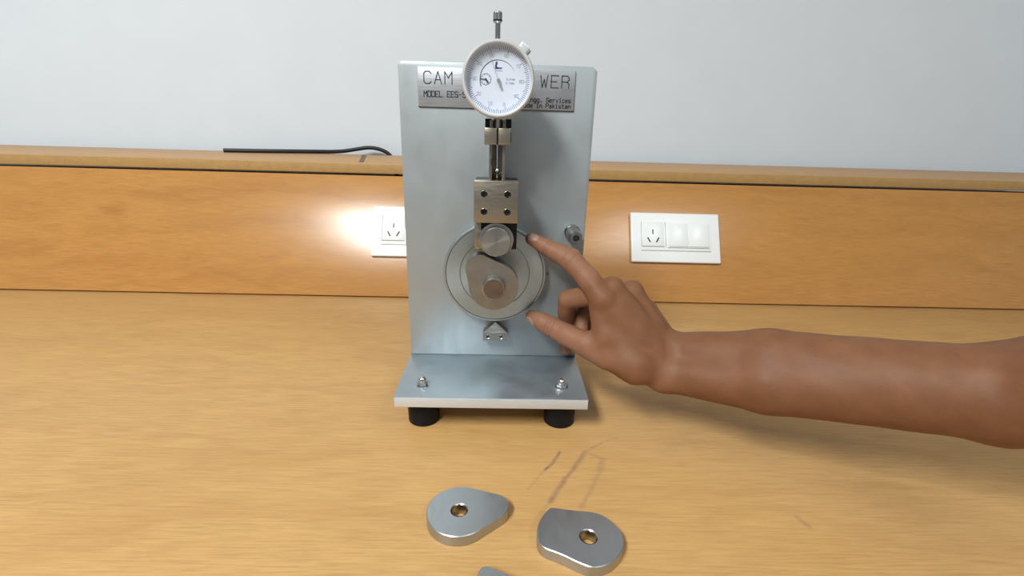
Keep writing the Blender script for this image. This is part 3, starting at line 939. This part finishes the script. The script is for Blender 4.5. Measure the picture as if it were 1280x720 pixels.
# two relaxation steps pulled back to the surface keep it smooth
for _ in range(2):
    A_ = np.zeros_like(V); C_ = np.zeros(len(V))
    for a in range(4):
        for b_ in (1, 3):
            np.add.at(A_, Fq[:, a], V[Fq[:, (a + b_) % 4]]); np.add.at(C_, Fq[:, a], 1)
    V = V * .6 + A_ / np.maximum(C_, 1)[:, None] * .4
me = bpy.data.meshes.new('person')
me.vertices.add(len(V)); me.vertices.foreach_set('co', (V - np.array([.40, -.20, 0])).astype(np.float32).ravel())
me.loops.add(Fq.size); me.loops.foreach_set('vertex_index', Fq.ravel().astype(np.int32))
me.polygons.add(len(Fq)); me.polygons.foreach_set('loop_start', np.arange(0, Fq.size, 4, dtype=np.int32))
me.update(calc_edges=True)
me.validate()
me.polygons.foreach_set('use_smooth', [True] * len(me.polygons))
fl = np.zeros(len(V))
for p, r_, w in ((CH['i'][-1][0], .016, 1.), (CH['t'][-1][0], .018, 1.), (CH['m'][-1][0], .016, .8), (CH['r'][-1][0], .016, .9), (CH['i'][2][0], .013, .45), (CH['m'][1][0], .015, .45), (CH['t'][4][0], .016, .3),
                 (A3(.105, -.062, .060), .022, .55), (A3(.165, -.100, .022), .016, .35)):
    fl = np.maximum(fl, w * np.exp(-(np.linalg.norm(V - p, axis=1) / r_) ** 2))
V32 = V.astype(np.float32)
fold = np.zeros(len(V))
for c, ax, dep, w in CREASE:
    ax = ax / np.linalg.norm(ax)
    qv = V32 - c
    sv = qv @ ax
    rad = np.linalg.norm(qv - sv[:, None] * ax, axis=1)
    wob = .0006 * np.sin(V[:, 2] * 900 + V[:, 0] * 700)
    fold = np.maximum(fold, dep / .0011 * np.exp(-((sv + wob) / .0008) ** 2) * np.clip((.0135 - rad) / .003, 0, 1) * np.clip(-(qv[:, 1]) / .004, 0, 1))
# the first web, between thumb and palm
dw = V - np.array([.1135, -.084, .0690])
fold = np.maximum(fold, .55 * np.exp(-(dw @ np.array([.84, .0, .54]) / .0010) ** 2) * np.exp(-(np.linalg.norm(dw, axis=1) / .009) ** 2))
at2 = me.attributes.new('fold', 'FLOAT', 'POINT'); at2.data.foreach_set('value', fold.astype(np.float32))
for key, w in (('i', .5), ('t', .5), ('m', .35), ('r', .3)):  # fingers coloured paler, light on them painted into the skin
    for (a, ra), (b_, rb) in list(zip(CH[key], CH[key][1:]))[1:]:
        fl = np.maximum(fl, w * np.clip(1 - rcone(V32, a, b_, ra, rb) / .004, 0, 1))
A_ = np.zeros(len(V)); C_ = np.zeros(len(V))
for _ in range(6):      # soft edges to the painted light and flush
    A_[:] = 0; C_[:] = 0
    for a in range(4):
        for b_ in (1, 3):
            np.add.at(A_, Fq[:, a], fl[Fq[:, (a + b_) % 4]]); np.add.at(C_, Fq[:, a], 1)
    fl = fl * .3 + .7 * A_ / np.maximum(C_, 1)
at_ = me.attributes.new('flush_lit', 'FLOAT', 'POINT'); at_.data.foreach_set('value', fl.astype(np.float32))
me.materials.append(M['skin'])
person = bpy.data.objects.new('person', me)
person.location = (.40, -.20, 0)
COL.objects.link(person)
tag(person, 'person reaching in from the right, bare right hand gripping the graduated disc rim', 'person')


def nail(tip, back, facing, ln, wd, shift):
    """nail plate draped on the finger surface: tip/back = joint centres, facing = outward direction of the nail"""
    ax = Vector(tip) - Vector(back); ax.normalize()
    up = Vector(facing); up = (up - ax * up.dot(ax)).normalized()
    sd = ax.cross(up)
    c = Vector(tip) + ax * shift
    nu, nv = 11, 11
    b = bm_new()
    grid, ok = [], []
    for i in range(nu):
        row = []
        for j in range(nv):
            u, v = -1 + 2 * i / (nu - 1), -1 + 2 * j / (nv - 1)
            x = u * math.sqrt(1 - v * v / 2) ; y = v * math.sqrt(1 - u * u / 2)
            o_ = c + ax * (x * ln) + sd * (y * wd) + up * .020
            p = np.array(o_, np.float32)[None]
            p0 = p[0].copy()
            d = np.array(-up, np.float32)
            for _ in range(40):
                s_ = float(hand_sdf(p)[0])
                if abs(s_) < 2e-5 or float((p[0] - p0) @ d) > .0185: break
                p = p + d * min(s_ * .9, .004)
            e = .0004 * (1 - max(abs(x), abs(y)) ** 4) + .00015
            row.append(b.verts.new(Vector(p[0]) + up * e - Vector((.40, -.20, 0))))
        grid.append(row)
    for i in range(nu - 1):
        for j in range(nv - 1): b.faces.new((grid[i][j], grid[i + 1][j], grid[i + 1][j + 1], grid[i][j + 1]))
    link('fingernail', b, M['nail'], person, 60)


nail(CH['i'][-1][0], CH['i'][-2][0], (-.1, -.75, .65), .0062, .0050, -.0012)
nail(CH['t'][-1][0], CH['t'][-2][0], (-.25, -.80, -.55), .0078, .0058, -.0022)
